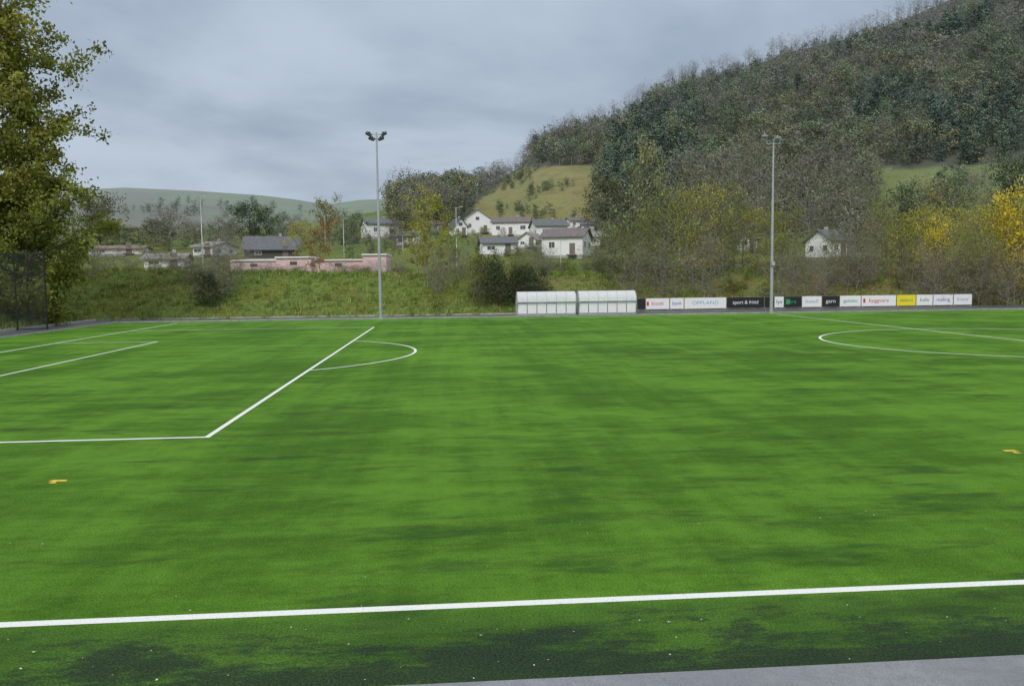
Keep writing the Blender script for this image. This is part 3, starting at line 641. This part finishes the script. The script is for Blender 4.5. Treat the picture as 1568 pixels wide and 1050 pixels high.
house(582,364,48,28,wallw,rfd,rot=.3,frac=.42); house(672,356,32,18,wallw,rfr,rot=.2,storeys=1); house(905,356,30,16,wallw,rfd,storeys=1); house(815,380,28,22,wallw,rfp,gable=True,rot=-.3,storeys=1); house(905,378,30,22,wallw,rfp,rot=.3,storeys=1); house(700,362,20,26,wallw,rfd,gable=True,rot=.3,dep=7); house(628,376,30,20,wallw,rfd,rot=-.2,storeys=1); house(880,350,22,16,wallw,rfb,rot=.2,storeys=1)
house(418,396,78,32,wallb,rfd,rot=.1,storeys=1,frac=.8); house(330,392,32,20,wallw,rfp,rot=-.4,storeys=1)
house(1141,384,24,32,wallw,rfd,gable=True,dep=9); house(1264,394,26,40,wallw,rfd,rot=.5,frac=.55,dep=7)
house(640,358,24,16,wallw,rfd,storeys=1)
house(185,390,74,12,wallw,rfr,storeys=1,dep=8,name="farm_building"); house(258,410,56,20,wallw,rfp,storeys=1,dep=6,name="farm_building")
house(1056,408,14,12,wallw,rfp,gable=True,storeys=1,dep=3,name="garden_shed")
def hall(a,b,wpx,hpx,name):
    x,y,z,dd,t=stand(a,b,90,200); W=wpx*dd/FL; Ht=hpx*dd/FL; e=empty(name,(x,y,z),-PSI+.03)
    x1=-W/2
    wl=[];rf=[];wn=[]
    for fr,hh,yo in((.3,.85,0),(.22,1.05,-.8),(.33,.8,.3),(.15,1.2,-1)):
        ww=W*fr; cx=x1+ww/2; wl.append((cx,yo,Ht*hh/2-.3,ww-.02,6,Ht*hh+.6)); rf.append((cx,yo,Ht*hh+.12,ww+.2 if yo<0 else ww-.25,6.5,.2))
        for i in range(int(ww/4.5)): wn.append((x1+ww*(i+.5)/int(ww/4.5),yo-3.02,Ht*hh*.6,1.0,.06,.45))
        x1+=ww
    boxes("walls",wl,[wallp],e); boxes("roof",rf,[wpaint],e); boxes("windows",wn,[wgl],e)
hall(480,415,232,18,"changing_room_building")
# ------------------------------------------------------------------ world & light
w=bpy.data.worlds.new("World"); sc.world=w; w.use_nodes=True; nt=w.node_tree; nt.nodes.clear()
out=nt.nodes.new("ShaderNodeOutputWorld"); bg=nt.nodes.new("ShaderNodeBackground"); bg2=nt.nodes.new("ShaderNodeBackground")
sky=nt.nodes.new("ShaderNodeTexSky"); sky.sky_type='NISHITA'; sky.sun_disc=False; sky.sun_elevation=math.radians(42); sky.sun_rotation=math.radians(200); sky.air_density=1.5; sky.dust_density=4
bg.inputs[1].default_value=.09; nt.links.new(sky.outputs[0],bg.inputs[0])
tc=nt.nodes.new("ShaderNodeTexCoord").outputs['Generated']
sp=nt.nodes.new("ShaderNodeSeparateXYZ"); nt.links.new(tc,sp.inputs[0])
zz=math_(nt,'ADD',math_(nt,'MAXIMUM',sp.outputs[2],0.0),.22)
cb=nt.nodes.new("ShaderNodeCombineXYZ"); nt.links.new(math_(nt,'DIVIDE',sp.outputs[0],zz),cb.inputs[0]); nt.links.new(math_(nt,'DIVIDE',sp.outputs[1],zz),cb.inputs[1])
n1=noise(nt,cb.outputs[0],.8,5,.5,.3,(1.0,1.2,1)); n2=noise(nt,cb.outputs[0],2.6,5,.5,.2)
cc=math_(nt,'ADD',math_(nt,'MULTIPLY',n1,.8),math_(nt,'MULTIPLY',n2,.2))
c=mixc(nt,remap(nt,cc,.36,.60),(.34,.415,.53),(.53,.62,.74))
hz=remap(nt,sp.outputs[2],.0,.12,.7,0); c=mixc(nt,hz,c,(.46,.54,.64))
up=remap(nt,sp.outputs[2],.35,.8,0,.85); c=mixc(nt,up,c,(.95,.96,.98))
nt.links.new(c,bg2.inputs[0]); bg2.inputs[1].default_value=1.0
mx=nt.nodes.new("ShaderNodeMixShader"); mx.inputs[0].default_value=.88; nt.links.new(bg.outputs[0],mx.inputs[1]); nt.links.new(bg2.outputs[0],mx.inputs[2]); nt.links.new(mx.outputs[0],out.inputs[0])
sd=bpy.data.lights.new("sun","SUN"); sd.energy=1.5; sd.angle=math.radians(25); sd.color=(1,.95,.88); so=link(bpy.data.objects.new("sun",sd))
so.rotation_euler=(math.radians(48),0,math.radians(-25))
sc.view_settings.view_transform='Standard'; sc.view_settings.look='None'; sc.view_settings.exposure=0
